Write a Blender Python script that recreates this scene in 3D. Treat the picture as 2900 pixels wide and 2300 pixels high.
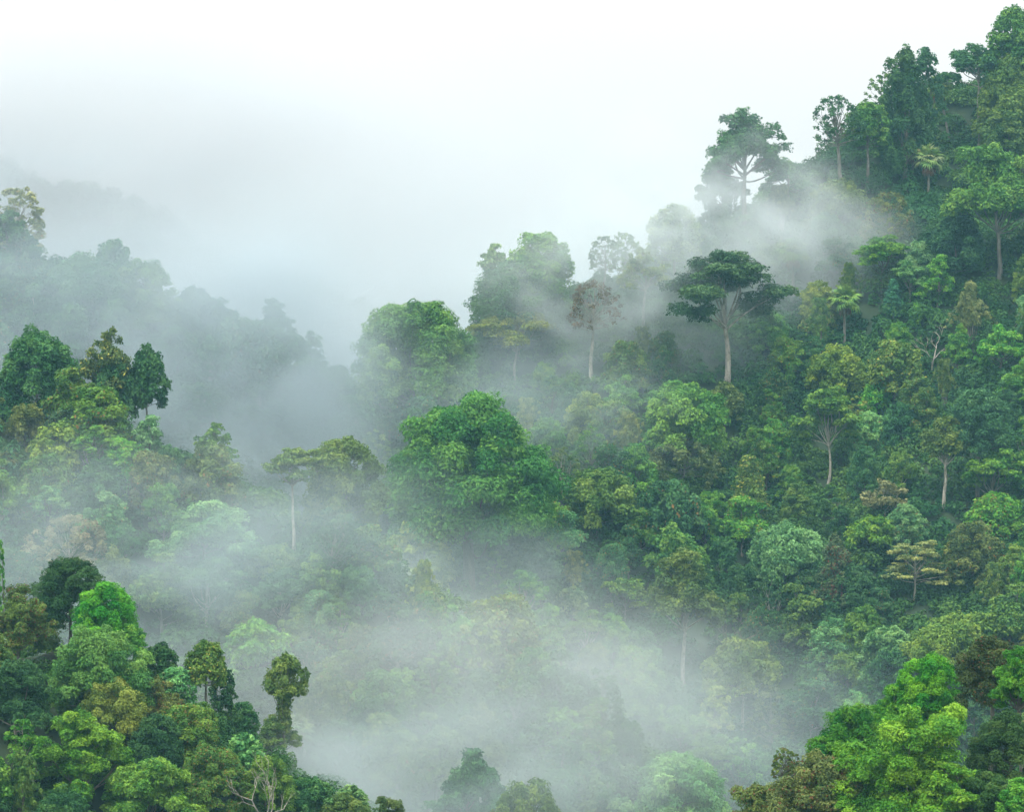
import bpy, math, random
import numpy as np
from mathutils import Vector

for o in list(bpy.data.objects):
    bpy.data.objects.remove(o)
S = bpy.context.scene
COL = S.collection

# ------------------------------------------------------------------ camera
HFOV = math.radians(18.0)
K = 2 * math.tan(HFOV / 2) / 2156.0          # metres per (2156 px wide) photo pixel per metre of distance
CX, CY = 1078.0, 855.0
cd = bpy.data.cameras.new('camera')
cam = bpy.data.objects.new('camera', cd)
COL.objects.link(cam)
cd.sensor_width = 36.0
cd.lens = 18.0 / math.tan(HFOV / 2)
cd.clip_start = 1.0
cd.clip_end = 20000.0
cam.location = (0, 0, 0)
cam.rotation_euler = (math.radians(90), 0, 0)
S.camera = cam

# ------------------------------------------------------------------ light
SUN_EL, SUN_ROT = math.radians(58), math.radians(205)
w = bpy.data.worlds.new("World")
S.world = w
w.use_nodes = True
nt = w.node_tree
nt.nodes.clear()
sky = nt.nodes.new('ShaderNodeTexSky')
sky.sky_type = 'NISHITA'
sky.sun_disc = False
sky.sun_elevation = SUN_EL
sky.sun_rotation = SUN_ROT
sky.air_density = 1.0
sky.dust_density = 4.0
# overcast: the clear sky seen only faintly through a white cloud deck, brighter overhead
geo = nt.nodes.new('ShaderNodeNewGeometry')
sep = nt.nodes.new('ShaderNodeSeparateXYZ')
nt.links.new(geo.outputs['Incoming'], sep.inputs[0])
mr = nt.nodes.new('ShaderNodeMapRange')
mr.inputs['From Min'].default_value = 0.0
mr.inputs['From Max'].default_value = -1.0
mr.inputs['To Min'].default_value = 6.2
mr.inputs['To Max'].default_value = 30.0
nt.links.new(sep.outputs['Z'], mr.inputs['Value'])
tint = nt.nodes.new('ShaderNodeMix')
tint.data_type = 'RGBA'
tint.blend_type = 'MULTIPLY'
tint.inputs[0].default_value = 1.0
tint.inputs[6].default_value = (1.0, 0.985, 0.965, 1)
nt.links.new(mr.outputs[0], tint.inputs[7])
mixs = nt.nodes.new('ShaderNodeMix')
mixs.data_type = 'RGBA'
mixs.inputs[0].default_value = 0.9
nt.links.new(sky.outputs[0], mixs.inputs[6])
nt.links.new(tint.outputs[2], mixs.inputs[7])
bg = nt.nodes.new('ShaderNodeBackground')
bg.inputs['Strength'].default_value = 0.09
wo = nt.nodes.new('ShaderNodeOutputWorld')
nt.links.new(mixs.outputs[2], bg.inputs['Color'])
nt.links.new(bg.outputs[0], wo.inputs['Surface'])

sd = bpy.data.lights.new('sun', 'SUN')
sd.energy = 1.5
sd.angle = math.radians(14)
sd.color = (1.0, 0.96, 0.88)
sun = bpy.data.objects.new('sun', sd)
COL.objects.link(sun)
# direction towards the sun: high, behind the camera and to its left
az = math.radians(-145)
sv = Vector((math.sin(az) * math.cos(SUN_EL), math.cos(az) * math.cos(SUN_EL), math.sin(SUN_EL)))
sun.rotation_euler = sv.to_track_quat('Z', 'Y').to_euler()
sky.sun_rotation = az % (2 * math.pi)

S.view_settings.view_transform = 'Standard'
S.view_settings.look = 'None'
S.view_settings.exposure = 0.52
S.view_settings.gamma = 1.0
cy = S.cycles
cy.max_bounces = 6
cy.diffuse_bounces = 2
cy.glossy_bounces = 1
cy.transmission_bounces = 3
cy.transparent_max_bounces = 4
cy.volume_bounces = 2
cy.volume_step_rate = 1.0
cy.volume_max_steps = 256
cy.use_denoising = True
cy.use_adaptive_sampling = True
cy.adaptive_threshold = 0.015

# ------------------------------------------------------------------ helpers
def tag(o, label=None, cat=None, group=None, kind=None):
    if label: o['label'] = label
    if cat: o['category'] = cat
    if group: o['group'] = group
    if kind: o['kind'] = kind
    return o

def mesh_from(name, V, F4=None, F3=None, tone=None, fleck=None, smooth=False):
    """numpy arrays -> mesh; F4 quads, then F3 triangles; tone / fleck one value per face"""
    V = np.asarray(V, np.float32)
    F4 = np.zeros((0, 4), np.int32) if F4 is None else np.asarray(F4, np.int32)
    F3 = np.zeros((0, 3), np.int32) if F3 is None else np.asarray(F3, np.int32)
    n4, n3 = len(F4), len(F3)
    me = bpy.data.meshes.new(name)
    me.vertices.add(len(V))
    me.vertices.foreach_set('co', V.ravel())
    me.loops.add(n4 * 4 + n3 * 3)
    me.polygons.add(n4 + n3)
    me.loops.foreach_set('vertex_index', np.concatenate([F4.ravel(), F3.ravel()]).astype(np.int32))
    starts = np.concatenate([np.arange(n4) * 4, n4 * 4 + np.arange(n3) * 3]).astype(np.int32)
    me.polygons.foreach_set('loop_start', starts)
    if smooth:
        me.polygons.foreach_set('use_smooth', np.ones(n4 + n3, bool))
    for nm, arr in (('tone', tone), ('fleck', fleck)):
        if arr is not None:
            a = me.attributes.new(nm, 'FLOAT', 'FACE')
            a.data.foreach_set('value', np.asarray(arr, np.float32))
    me.update(calc_edges=True)
    return me

class Tubes:
    def __init__(self):
        self.V, self.F, self.n = [], [], 0
    def add(self, pts, radii, sides=6):
        pts = np.asarray(pts, float)
        m = len(pts)
        t = np.gradient(pts, axis=0)
        t /= np.linalg.norm(t, axis=1)[:, None] + 1e-9
        ref = np.array([0.31, 0.95, 0.05]) if abs(t[0][1]) < 0.8 else np.array([1.0, 0.0, 0.1])
        a = np.cross(t, ref); a /= np.linalg.norm(a, axis=1)[:, None] + 1e-9
        b = np.cross(t, a)
        ang = np.arange(sides) * 2 * math.pi / sides
        r = np.asarray(radii)[:, None, None]
        ring = pts[:, None, :] + r * (np.cos(ang)[None, :, None] * a[:, None, :] + np.sin(ang)[None, :, None] * b[:, None, :])
        self.V.append(ring.reshape(-1, 3))
        i = np.arange(m - 1)[:, None] * sides
        j = np.arange(sides)[None, :]
        j2 = (j + 1) % sides
        f = np.stack([i + j, i + j2, i + sides + j2, i + sides + j], -1).reshape(-1, 4) + self.n
        self.F.append(f)
        self.n += m * sides
    def mesh(self, name):
        return mesh_from(name, np.concatenate(self.V), np.concatenate(self.F), smooth=True)

def curve(p0, p1, bend, n=6):
    p0, p1, bend = map(lambda v: np.asarray(v, float), (p0, p1, bend))
    t = np.linspace(0, 1, n)[:, None]
    return (1 - t) ** 2 * p0 + 2 * t * (1 - t) * ((p0 + p1) / 2 + bend) + t ** 2 * p1

# ------------------------------------------------------------------ materials
def mat(name):
    m = bpy.data.materials.new(name)
    m.use_nodes = True
    m.node_tree.nodes.clear()
    return m, m.node_tree.nodes, m.node_tree.links

def foliage_mat(name, fleck_col, use_obj=True, base=(0.04, 0.1, 0.03), patch=0.0):
    m, N, L = mat(name)
    out = N.new('ShaderNodeOutputMaterial')
    at = N.new('ShaderNodeAttribute'); at.attribute_name = 'tone'
    if use_obj:
        oi = N.new('ShaderNodeObjectInfo'); col = oi.outputs['Color']
    else:
        rgb = N.new('ShaderNodeRGB'); rgb.outputs[0].default_value = (*base, 1); col = rgb.outputs[0]
    hs = N.new('ShaderNodeHueSaturation')
    mv = N.new('ShaderNodeMapRange'); mv.inputs['To Min'].default_value = 0.55; mv.inputs['To Max'].default_value = 1.55
    mh = N.new('ShaderNodeMapRange'); mh.inputs['To Min'].default_value = 0.535; mh.inputs['To Max'].default_value = 0.468
    L.new(at.outputs['Fac'], mv.inputs[0]); L.new(at.outputs['Fac'], mh.inputs[0])
    L.new(col, hs.inputs['Color']); L.new(mv.outputs[0], hs.inputs['Value']); L.new(mh.outputs[0], hs.inputs['Hue'])
    c = hs.outputs[0]
    if patch:
        g = N.new('ShaderNodeNewGeometry')
        nz = N.new('ShaderNodeTexNoise'); nz.inputs['Scale'].default_value = patch; nz.inputs['Detail'].default_value = 3
        L.new(g.outputs['Position'], nz.inputs['Vector'])
        rp = N.new('ShaderNodeValToRGB')
        rp.color_ramp.elements[0].position = 0.35; rp.color_ramp.elements[0].color = (0.55, 0.8, 0.75, 1)
        rp.color_ramp.elements[1].position = 0.65; rp.color_ramp.elements[1].color = (1.5, 1.2, 0.7, 1)
        L.new(nz.outputs[0], rp.inputs[0])
        mm = N.new('ShaderNodeMix'); mm.data_type = 'RGBA'; mm.blend_type = 'MULTIPLY'; mm.inputs[0].default_value = 1
        L.new(c, mm.inputs[6]); L.new(rp.outputs[0], mm.inputs[7]); c = mm.outputs[2]
    fk = N.new('ShaderNodeAttribute'); fk.attribute_name = 'fleck'
    mx = N.new('ShaderNodeMix'); mx.data_type = 'RGBA'
    L.new(fk.outputs['Fac'], mx.inputs[0]); L.new(c, mx.inputs[6]); mx.inputs[7].default_value = (*fleck_col, 1)
    c = mx.outputs[2]
    df = N.new('ShaderNodeBsdfPrincipled'); df.inputs['Roughness'].default_value = 0.6
    df.inputs['Specular IOR Level'].default_value = 0.14
    tr = N.new('ShaderNodeBsdfTranslucent')
    L.new(c, df.inputs['Base Color']); L.new(c, tr.inputs['Color'])
    ms = N.new('ShaderNodeMixShader'); ms.inputs[0].default_value = 0.2
    L.new(df.outputs[0], ms.inputs[1]); L.new(tr.outputs[0], ms.inputs[2])
    L.new(ms.outputs[0], out.inputs['Surface'])
    return m

LEAF = {
    'plain': foliage_mat('leaves', (0.10, 0.17, 0.04)),
    'yellow': foliage_mat('leaves_with_yellow_blossom', (0.42, 0.40, 0.07)),
    'brown': foliage_mat('leaves_with_rusty_tips', (0.17, 0.055, 0.03)),
    'orange': foliage_mat('leaves_with_ochre_tips', (0.26, 0.15, 0.04)),
    'pale': foliage_mat('leaves_with_pale_tips', (0.26, 0.33, 0.14)),
}
def bark_mat():
    m, N, L = mat('bark')
    out = N.new('ShaderNodeOutputMaterial')
    oi = N.new('ShaderNodeObjectInfo')
    tc = N.new('ShaderNodeTexCoord')
    mp = N.new('ShaderNodeMapping'); mp.inputs['Scale'].default_value = (1.6, 1.6, 0.35)
    nz = N.new('ShaderNodeTexNoise'); nz.inputs['Scale'].default_value = 1.5; nz.inputs['Detail'].default_value = 5
    L.new(tc.outputs['Object'], mp.inputs[0]); L.new(mp.outputs[0], nz.inputs['Vector'])
    mv = N.new('ShaderNodeMapRange'); mv.inputs['From Min'].default_value = 0.3; mv.inputs['From Max'].default_value = 0.7
    mv.inputs['To Min'].default_value = 0.5; mv.inputs['To Max'].default_value = 1.25
    L.new(nz.outputs[0], mv.inputs[0])
    hs = N.new('ShaderNodeHueSaturation')
    L.new(oi.outputs['Color'], hs.inputs['Color']); L.new(mv.outputs[0], hs.inputs['Value'])
    mo = N.new('ShaderNodeTexNoise'); mo.inputs['Scale'].default_value = 0.55; mo.inputs['Detail'].default_value = 6; mo.inputs['Roughness'].default_value = 0.7
    L.new(tc.outputs['Object'], mo.inputs['Vector'])
    mk = N.new('ShaderNodeMapRange'); mk.inputs['From Min'].default_value = 0.48; mk.inputs['From Max'].default_value = 0.62; mk.inputs['To Max'].default_value = 0.75
    L.new(mo.outputs[0], mk.inputs[0])
    mx = N.new('ShaderNodeMix'); mx.data_type = 'RGBA'
    L.new(mk.outputs[0], mx.inputs[0]); L.new(hs.outputs[0], mx.inputs[6]); mx.inputs[7].default_value = (0.075, 0.09, 0.04, 1)
    df = N.new('ShaderNodeBsdfPrincipled'); df.inputs['Roughness'].default_value = 0.9
    L.new(mx.outputs[2], df.inputs['Base Color'])
    bp = N.new('ShaderNodeBump'); bp.inputs['Strength'].default_value = 0.5; bp.inputs['Distance'].default_value = 0.1
    L.new(nz.outputs[0], bp.inputs['Height']); L.new(bp.outputs[0], df.inputs['Normal'])
    L.new(df.outputs[0], out.inputs['Surface'])
    return m
BARK = bark_mat()

def ground_mat():
    m, N, L = mat('forest_floor')
    out = N.new('ShaderNodeOutputMaterial')
    g = N.new('ShaderNodeNewGeometry')
    nz = N.new('ShaderNodeTexNoise'); nz.inputs['Scale'].default_value = 0.15; nz.inputs['Detail'].default_value = 8
    L.new(g.outputs['Position'], nz.inputs['Vector'])
    rp = N.new('ShaderNodeValToRGB')
    rp.color_ramp.elements[0].position = 0.35; rp.color_ramp.elements[0].color = (0.012, 0.03, 0.014, 1)
    rp.color_ramp.elements[1].position = 0.7; rp.color_ramp.elements[1].color = (0.035, 0.06, 0.02, 1)
    L.new(nz.outputs[0], rp.inputs[0])
    df = N.new('ShaderNodeBsdfPrincipled'); df.inputs['Roughness'].default_value = 0.95
    L.new(rp.outputs[0], df.inputs['Base Color'])
    L.new(df.outputs[0], out.inputs['Surface'])
    return m

# ------------------------------------------------------------------ terrain
# crest lines of the hills: (photo px, photo py of the ground, distance), slope of the sides
RIDGES = [
    (0.62, [(2900, -220, 1010), (2500, -60, 985), (2156, 150, 950), (1900, 290, 925), (1700, 470, 895), (1500, 560, 870), (1250, 640, 850),
            (1050, 715, 830), (880, 830, 812), (770, 985, 795), (680, 1180, 780)]),
    (0.90, [(-700, 560, 650), (-300, 700, 640), (0, 850, 622), (200, 930, 615), (350, 1005, 610), (530, 1090, 605), (660, 1115, 602)]),
    (0.62, [(-600, 1240, 450), (-300, 1310, 440), (0, 1400, 430), (150, 1400, 425), (290, 1510, 420), (450, 1590, 440), (600, 1660, 455), (760, 1750, 460), (1000, 1840, 470), (1150, 1920, 470), (1350, 2100, 470)]),
    (0.62, [(1250, 2220, 332), (1500, 2060, 330), (1700, 1960, 326), (2000, 1790, 322), (2156, 1700, 320), (2500, 1540, 320), (2900, 1400, 330)]),
    (0.62, [(-700, 250, 830), (-300, 400, 820), (0, 560, 800), (150, 640, 790), (300, 690, 780), (420, 800, 775), (560, 850, 770), (690, 920, 765), (830, 1080, 760)]),
    (0.5, [(-1500, 330, 1350), (-400, 350, 1300), (0, 400, 1280), (200, 470, 1275), (450, 580, 1265), (700, 690, 1260), (1000, 790, 1250), (1400, 880, 1250), (2600, 900, 1300)]),
    # a low spur under the big spreading tree in the middle
    (1.0, [(1010, 1190, 745), (990, 1258, 724)]),
]
RPTS = []
for sl, pts in RIDGES:
    RPTS.append((sl, np.array([((px - CX) * K * D, D, (CY - py) * K * D) for px, py, D in pts])))
RPTS.append((0.62, np.array([(-400.0, -60.0, -6.0), (0.0, -10.0, -4.0), (400.0, -60.0, -6.0)])))
FLOOR = -200.0

def terrain(x, y):
    x = np.asarray(x, float); y = np.asarray(y, float)
    acc = np.exp((FLOOR - FLOOR) / 6.0) * np.ones_like(x)
    hs = []
    for sl, P in RPTS:
        best = np.full(x.shape, -1e9)
        for a, b in zip(P[:-1], P[1:]):
            d = b - a
            t = np.clip(((x - a[0]) * d[0] + (y - a[1]) * d[1]) / (d[0] ** 2 + d[1] ** 2), 0, 1)
            dist = np.hypot(x - a[0] - t * d[0], y - a[1] - t * d[1])
            best = np.maximum(best, a[2] + t * d[2] - sl * (np.sqrt(dist ** 2 + 64) - 8))
        hs.append(best)
    H = np.stack(hs)
    H = np.concatenate([H, np.full((1,) + x.shape, FLOOR)])
    mx = H.max(0)
    h = mx + 5.0 * np.log(np.exp((H - mx) / 5.0).sum(0))
    u = np.clip((y - 200) / 150, 0, 1)
    h = h + u * (2.6 * np.sin(x * 0.071 + 1.3 * np.sin(y * 0.037)) + 2.2 * np.sin(y * 0.083 + 1.1 + 1.7 * np.sin(x * 0.029)) + 1.2 * np.sin(x * 0.19 + y * 0.13))
    return h

def spaced(lo, hi, step, far, grow=1.25):
    a = list(np.arange(lo, hi + 1e-6, step))
    s = step; v = hi; up = []
    while v < far[1]:
        s *= grow; v += s; up.append(v)
    s = step; v = lo; dn = []
    while v > far[0]:
        s *= grow; v -= s; dn.append(v)
    return np.array(dn[::-1] + a + up)
gx = spaced(-330, 330, 5.0, (-3600, 3600))
gy = spaced(-60, 1340, 5.0, (-200, 3900))
GX, GY = np.meshgrid(gx, gy)
GZ = terrain(GX, GY)
nx, ny = len(gx), len(gy)
ii = np.arange(nx * ny).reshape(ny, nx)
F = np.stack([ii[:-1, :-1], ii[:-1, 1:], ii[1:, 1:], ii[1:, :-1]], -1).reshape(-1, 4)
gm = mesh_from('ground', np.stack([GX, GY, GZ], -1).reshape(-1, 3), F, smooth=True)
gm.materials.append(ground_mat())
ground = bpy.data.objects.new('ground', gm)
COL.objects.link(ground)
tag(ground, kind='structure')

# ------------------------------------------------------------------ leaves
def leaves(rng, C, R, L, per_area=1.0, droop=0.25, up=0.45, low=-0.55, tone_lobe=0.36, wid=0.55):
    """leaf-sized rhombs over the outside of every lobe: C centres (n,3), R radii (n,3)"""
    C = np.asarray(C); R = np.asarray(R)
    area = 4 * math.pi * (R[:, 0] * R[:, 1] + R[:, 0] * R[:, 2] + R[:, 1] * R[:, 2]) / 3
    cnt = np.maximum(6, (per_area * area * 0.8 / (L * L * wid * 0.5)).astype(int))
    idx = np.repeat(np.arange(len(C)), cnt)
    n = len(idx)
    d = rng.normal(size=(n, 3))
    d /= np.linalg.norm(d, axis=1)[:, None]
    flip = d[:, 2] < low
    d[flip, 2] *= -1
    # each lobe is lumpy in itself
    ph = rng.uniform(0, 6.28, (len(C), 3))[idx]
    lump = 1 + 0.16 * np.sin(4.1 * d[:, 0] + ph[:, 0]) + 0.14 * np.sin(4.7 * d[:, 1] + ph[:, 1]) + 0.12 * np.sin(5.2 * d[:, 2] + ph[:, 2])
    rad = lump * (1.0 - 0.55 * rng.random(n) ** 2.2 + 0.12 * rng.random(n) ** 6)
    P = C[idx] + d * R[idx] * rad[:, None]
    nrm = d * (1 - up) + np.array([0, 0, 1]) * up + rng.normal(size=(n, 3)) * 0.38
    nrm /= np.linalg.norm(nrm, axis=1)[:, None]
    ax = d + rng.normal(size=(n, 3)) * 0.7 - np.array([0, 0, 1]) * droop
    ax -= nrm * (ax * nrm).sum(1)[:, None]
    ax /= np.linalg.norm(ax, axis=1)[:, None] + 1e-9
    sd = np.cross(nrm, ax)
    l = L * rng.uniform(0.5, 1.6, n)[:, None]
    wd = l * wid * rng.uniform(0.8, 1.2, n)[:, None]
    bend = nrm * l * 0.14
    V = np.stack([P - ax * l * 0.5 - bend, P + sd * wd * 0.5, P + ax * l * 0.5 - bend, P - sd * wd * 0.5], 1).reshape(-1, 3)
    Fq = np.arange(n * 4).reshape(-1, 4)
    tl = rng.uniform(0.5 - tone_lobe, 0.5 + tone_lobe, len(C))
    tone = np.clip(tl[idx] + rng.normal(size=n) * 0.13, 0, 1)
    return V, Fq, tone, idx, d

def lobe_set(kind, rng):
    """crown skeleton in unit space (x,y -0.5..0.5, z 0..1): list of boughs, each a list of (centre, rx, rz)"""
    B = []
    na = rng.uniform(0, 6.28, 3)
    def env(th):
        return 1 + 0.13 * math.sin(th + na[0]) + 0.11 * math.sin(2 * th + na[1]) + 0.08 * math.sin(3 * th + na[2])
    if kind in ('dome', 'sparse'):
        n = 58 if kind == 'dome' else 64
        for i in range(n):
            z = 1 - (i + 0.5) / n * 1.45
            th = i * 2.39996 + rng.normal() * 0.3
            s = math.sqrt(max(0, 1 - z * z))
            r = rng.uniform(0.075, 0.15) if kind == 'dome' else rng.uniform(0.045, 0.085)
            q = (0.5 - r * 0.8) * env(th) * rng.uniform(0.82, 1.08)
            zz = 0.31 + z * (0.69 - r * 0.6) * rng.uniform(0.88, 1.05)
            B.append([((q * s * math.cos(th), q * s * math.sin(th), zz), r, r * rng.uniform(0.75, 0.95))])
    elif kind in ('spread', 'umbrella', 'open'):
        nb = {'spread': 15, 'umbrella': 15, 'open': 15}[kind]
        for i in range(nb):
            th = i * 2.39996 + rng.normal() * 0.25
            f = math.sqrt((i + 0.5) / nb)
            rho = 0.36 * f * env(th)
            if kind == 'umbrella':
                z = 0.86 - 0.30 * f ** 2 + rng.normal() * 0.085
                if i % 4 == 3: z -= rng.uniform(0.15, 0.42)
            elif kind == 'open':
                z = 0.86 - 0.62 * f + rng.normal() * 0.13
            else:
                z = 0.86 - 0.60 * f ** 1.5 + rng.normal() * 0.09
            bl = []
            for j in range({'spread': 8, 'umbrella': 8, 'open': 8}[kind]):
                a = rng.uniform(0, 6.28); q = rng.uniform(0.02, 0.15)
                r = rng.uniform(0.055, 0.10) if kind != 'open' else rng.uniform(0.045, 0.08)
                fz = {'spread': 0.85, 'umbrella': 0.55, 'open': 0.75}[kind]
                bl.append(((rho * math.cos(th) + q * math.cos(a), rho * math.sin(th) + q * math.sin(a), min(0.97, z + rng.normal() * (0.06 if kind == 'spread' else 0.045))), r, r * fz))
            B.append(bl)
    elif kind in ('column', 'cone', 'mushroom'):
        n = 44
        for i in range(n):
            z = (i + 0.5) / n
            th = i * 2.39996 + rng.normal() * 0.4
            if kind == 'column': pr = 0.62 + 0.38 * math.sin(math.pi * min(1, z * 0.9 + 0.22)) - (0.35 if z > 0.9 else 0)
            elif kind == 'cone': pr = 1.05 * (1 - z) ** 0.7 * min(1, 0.45 + z * 2.2)
            else: pr = 0.22 + 0.2 * z if z < 0.52 else 1.0 * math.sqrt(max(0.05, 1 - ((z - 0.68) / 0.33) ** 2))
            r = rng.uniform(0.10, 0.17) if not (kind == 'mushroom' and z < 0.52) else rng.uniform(0.07, 0.11)
            q = max(0.0, 0.5 * pr - r * 0.7) * env(th) * rng.uniform(0.75, 1.05)
            B.append([((q * math.cos(th), q * math.sin(th), 0.04 + 0.92 * z), r, r * (1.25 if kind == 'column' else 0.9))])
    elif kind == 'pagoda':
        for i in range(17):
            z = 0.12 + 0.85 * i / 16
            th = i * 2.39996 + rng.normal() * 0.4
            f = (1 - z) ** 0.5 * rng.uniform(0.65, 1.1) + 0.1
            rho = 0.30 * f * env(th)
            bl = []
            for j in range(5):
                q = rng.uniform(0.0, 0.16); a = th + rng.normal() * 0.9
                r = rng.uniform(0.04, 0.09)
                bl.append(((rho * math.cos(th) + q * math.cos(a), rho * math.sin(th) + q * math.sin(a), z + rng.normal() * 0.03), r, r * 0.26))
            B.append(bl)
    elif kind == 'bamboo':
        for i in range(17):
            th = i * 2.39996 + rng.normal() * 0.3
            f = math.sqrt((i + 0.5) / 17)
            top = 1.0 - 0.42 * f ** 2 + rng.normal() * 0.10
            bl = []
            for j in range(7):
                t = j / 6
                rad = 0.04 + 0.46 * f * (0.15 + 0.85 * t ** 1.8)
                z = top * math.sin((0.28 + 0.40 * t) * math.pi) - (0.16 * f * (t - 0.7) if t > 0.7 else 0)
                r = 0.08 * (1.1 - 0.75 * t)
                bl.append(((rad * math.cos(th) + rng.normal() * 0.012, rad * math.sin(th) + rng.normal() * 0.012, min(0.98, z)), r, r * 1.35))
            B.append(bl)
    return B

PROTO = {}
def proto(kind, seed=0, W=14.0, H=20.0, cf=0.6, leaf=0.6, dens=1.0, fleck=0.0, fleckmat='plain', lean=0.0, fork=False, hang=0.0, rt=None):
    key = (kind, seed, W, H, cf, leaf, dens, fleck, fleckmat, lean, fork, hang)
    if key in PROTO: return PROTO[key]
    rng = np.random.default_rng(abs(hash((kind, seed))) % 1 + seed * 7919 + sum(map(ord, kind)))
    z0 = H * (1 - cf); hc = H * cf
    B = lobe_set(kind, rng)
    lx = lean * H
    C, R = [], []
    T = Tubes()
    rt = rt or 0.018 * H
    # trunk
    zt = z0 + hc * 0.55
    n = 9
    zz = np.linspace(-0.12 * H, zt, n)
    wob = np.cumsum(rng.normal(size=(n, 2)) * 0.008 * H, axis=0); wob -= wob[1]
    wob[0] *= 0
    tr = np.stack([wob[:, 0] + lx * np.clip(zz / H, 0, 1), wob[:, 1], zz], 1)
    rad = rt * (1.15 - 0.75 * np.clip(zz / zt, 0, 1)); rad[:2] *= 1.25
    T.add(tr, rad, 7)
    limbs = []
    def at_z(z):
        return np.array([np.interp(z, zz, tr[:, 0]), np.interp(z, zz, tr[:, 1]), z])
    for bl in B:
        cs = [np.array([c[0] * W + lx * (0.7 + 0.3 * c[2]), c[1] * W, z0 + c[2] * hc]) for c, r, rz in bl]
        bc = np.mean(cs, axis=0)
        if kind in ('dome', 'column', 'cone', 'mushroom') and rng.random() < 0.62:
            for c, (cc, r, rz) in zip(cs, bl):
                C.append(c); R.append((r * W, r * W, rz * W))
            continue
        za = min(zt, z0 * 0.96 + (bc[2] - z0) * (rng.uniform(0.3, 0.55) if not fork else rng.uniform(0.02, 0.3))) if kind != 'bamboo' else 0.2
        p0 = at_z(za) if kind != 'bamboo' else np.array([bc[0] * 0.1, bc[1] * 0.1, -0.5])
        r0 = rt * (0.42 if len(bl) > 1 else 0.2)
        TB = Tubes() if fork else T
        if fork: limbs.append(TB)
        if kind == 'bamboo':
            pts = np.array([p0] + cs); T.add(pts, np.linspace(0.12, 0.03, len(pts)), 4)
        else:
            p1 = bc + np.array([0, 0, -0.03 * hc])
            TB.add(curve(p0, p1, rng.normal(size=3) * 0.07 * W + np.array([0, 0, -0.02 * hc]), 6), np.linspace(r0, r0 * 0.35, 6), 5)
            if len(bl) > 1:
                for c in cs:
                    TB.add(curve(bc + (p0 - bc) * rng.uniform(0.08, 0.35) * np.array([1, 1, 0.6]), c, rng.normal(size=3) * 0.03 * W, 4), np.linspace(r0 * 0.4, r0 * 0.12, 4), 4)
        for c, (cc, r, rz) in zip(cs, bl):
            C.append(c); R.append((r * W, r * W, rz * W))
    if kind in ('dome', 'column', 'cone', 'mushroom', 'spread'):
        # foliage inside the crown, so that one does not look through it
        for i in range(12):
            k = int(rng.integers(len(C)))
            c = np.array(C[k]); f = rng.uniform(0.3, 0.65)
            ax_ = np.array([lx, 0, z0 + hc * (0.5 if kind != 'column' else rng.uniform(0.1, 0.9))])
            C.append(ax_ + (c - ax_) * f); R.append((0.12 * W, 0.12 * W, 0.12 * W))
    C = np.array(C); R = np.array(R)
    dens = dens * (0.85 if kind in ('sparse', 'open') else 1.15)
    V, Fq, tone, idx, d = leaves(rng, C, R, leaf, dens,
                                 droop={'bamboo': 0.9, 'column': 0.7, 'pagoda': 0.0}.get(kind, 0.3),
                                 up={'pagoda': 0.75, 'umbrella': 0.55, 'bamboo': 0.25, 'column': 0.3}.get(kind, 0.45),
                                 wid={'bamboo': 0.32}.get(kind, 0.55))
    fl = np.zeros(len(Fq))
    if fleck > 0:
        # blossom or tinted tips sit in little groups on the outside of some lobes
        lob = rng.random(len(C)) < 0.75
        g = np.sin(9 * d[:, 0] + idx * 1.7) * np.sin(8 * d[:, 1] + idx * 2.3) * np.sin(9 * d[:, 2] + idx)
        fl = ((g > 0.55 - fleck * 0.75) & lob[idx] & (rng.random(len(Fq)) < 0.85)).astype(float) * rng.uniform(0.5, 1.0, len(Fq))
    cm = mesh_from(kind + '_crown', V, Fq, tone=tone, fleck=fl)
    cm.materials.append(LEAF[fleckmat])
    tm = T.mesh(kind + '_trunk'); tm.materials.append(BARK)
    hm = None
    if hang:
        # curtains of hanging climbers
        hc_, hr_ = [], []
        for i in range(int(26 * hang)):
            c = C[rng.integers(len(C))]
            th = math.atan2(c[1], c[0] - lx)
            rr = max(0.15 * W, math.hypot(c[0] - lx, c[1]) + 0.03 * W)
            ln = rng.uniform(0.15, 0.4) * H
            for j in range(5):
                hc_.append((lx + rr * math.cos(th) * (1 - 0.05 * j), rr * math.sin(th) * (1 - 0.05 * j), max(0.5, c[2] - ln * (j + 0.5) / 5)))
                hr_.append((0.045 * W, 0.045 * W, ln / 7))
        Vh, Fh, th_, _, _ = leaves(rng, np.array(hc_), np.array(hr_), leaf * 0.8, 0.8, droop=1.3, up=0.05, low=-1)
        hm = mesh_from('climber', Vh, Fh, tone=th_, fleck=(rng.random(len(Fh)) < fleck * 1.3) * 1.0)
        hm.materials.append(LEAF[fleckmat])
    lm = []
    for tb in limbs:
        b = tb.mesh(kind + '_branch'); b.materials.append(BARK); lm.append(b)
    PROTO[key] = (cm, tm, hm, lm)
    return PROTO[key]

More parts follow.
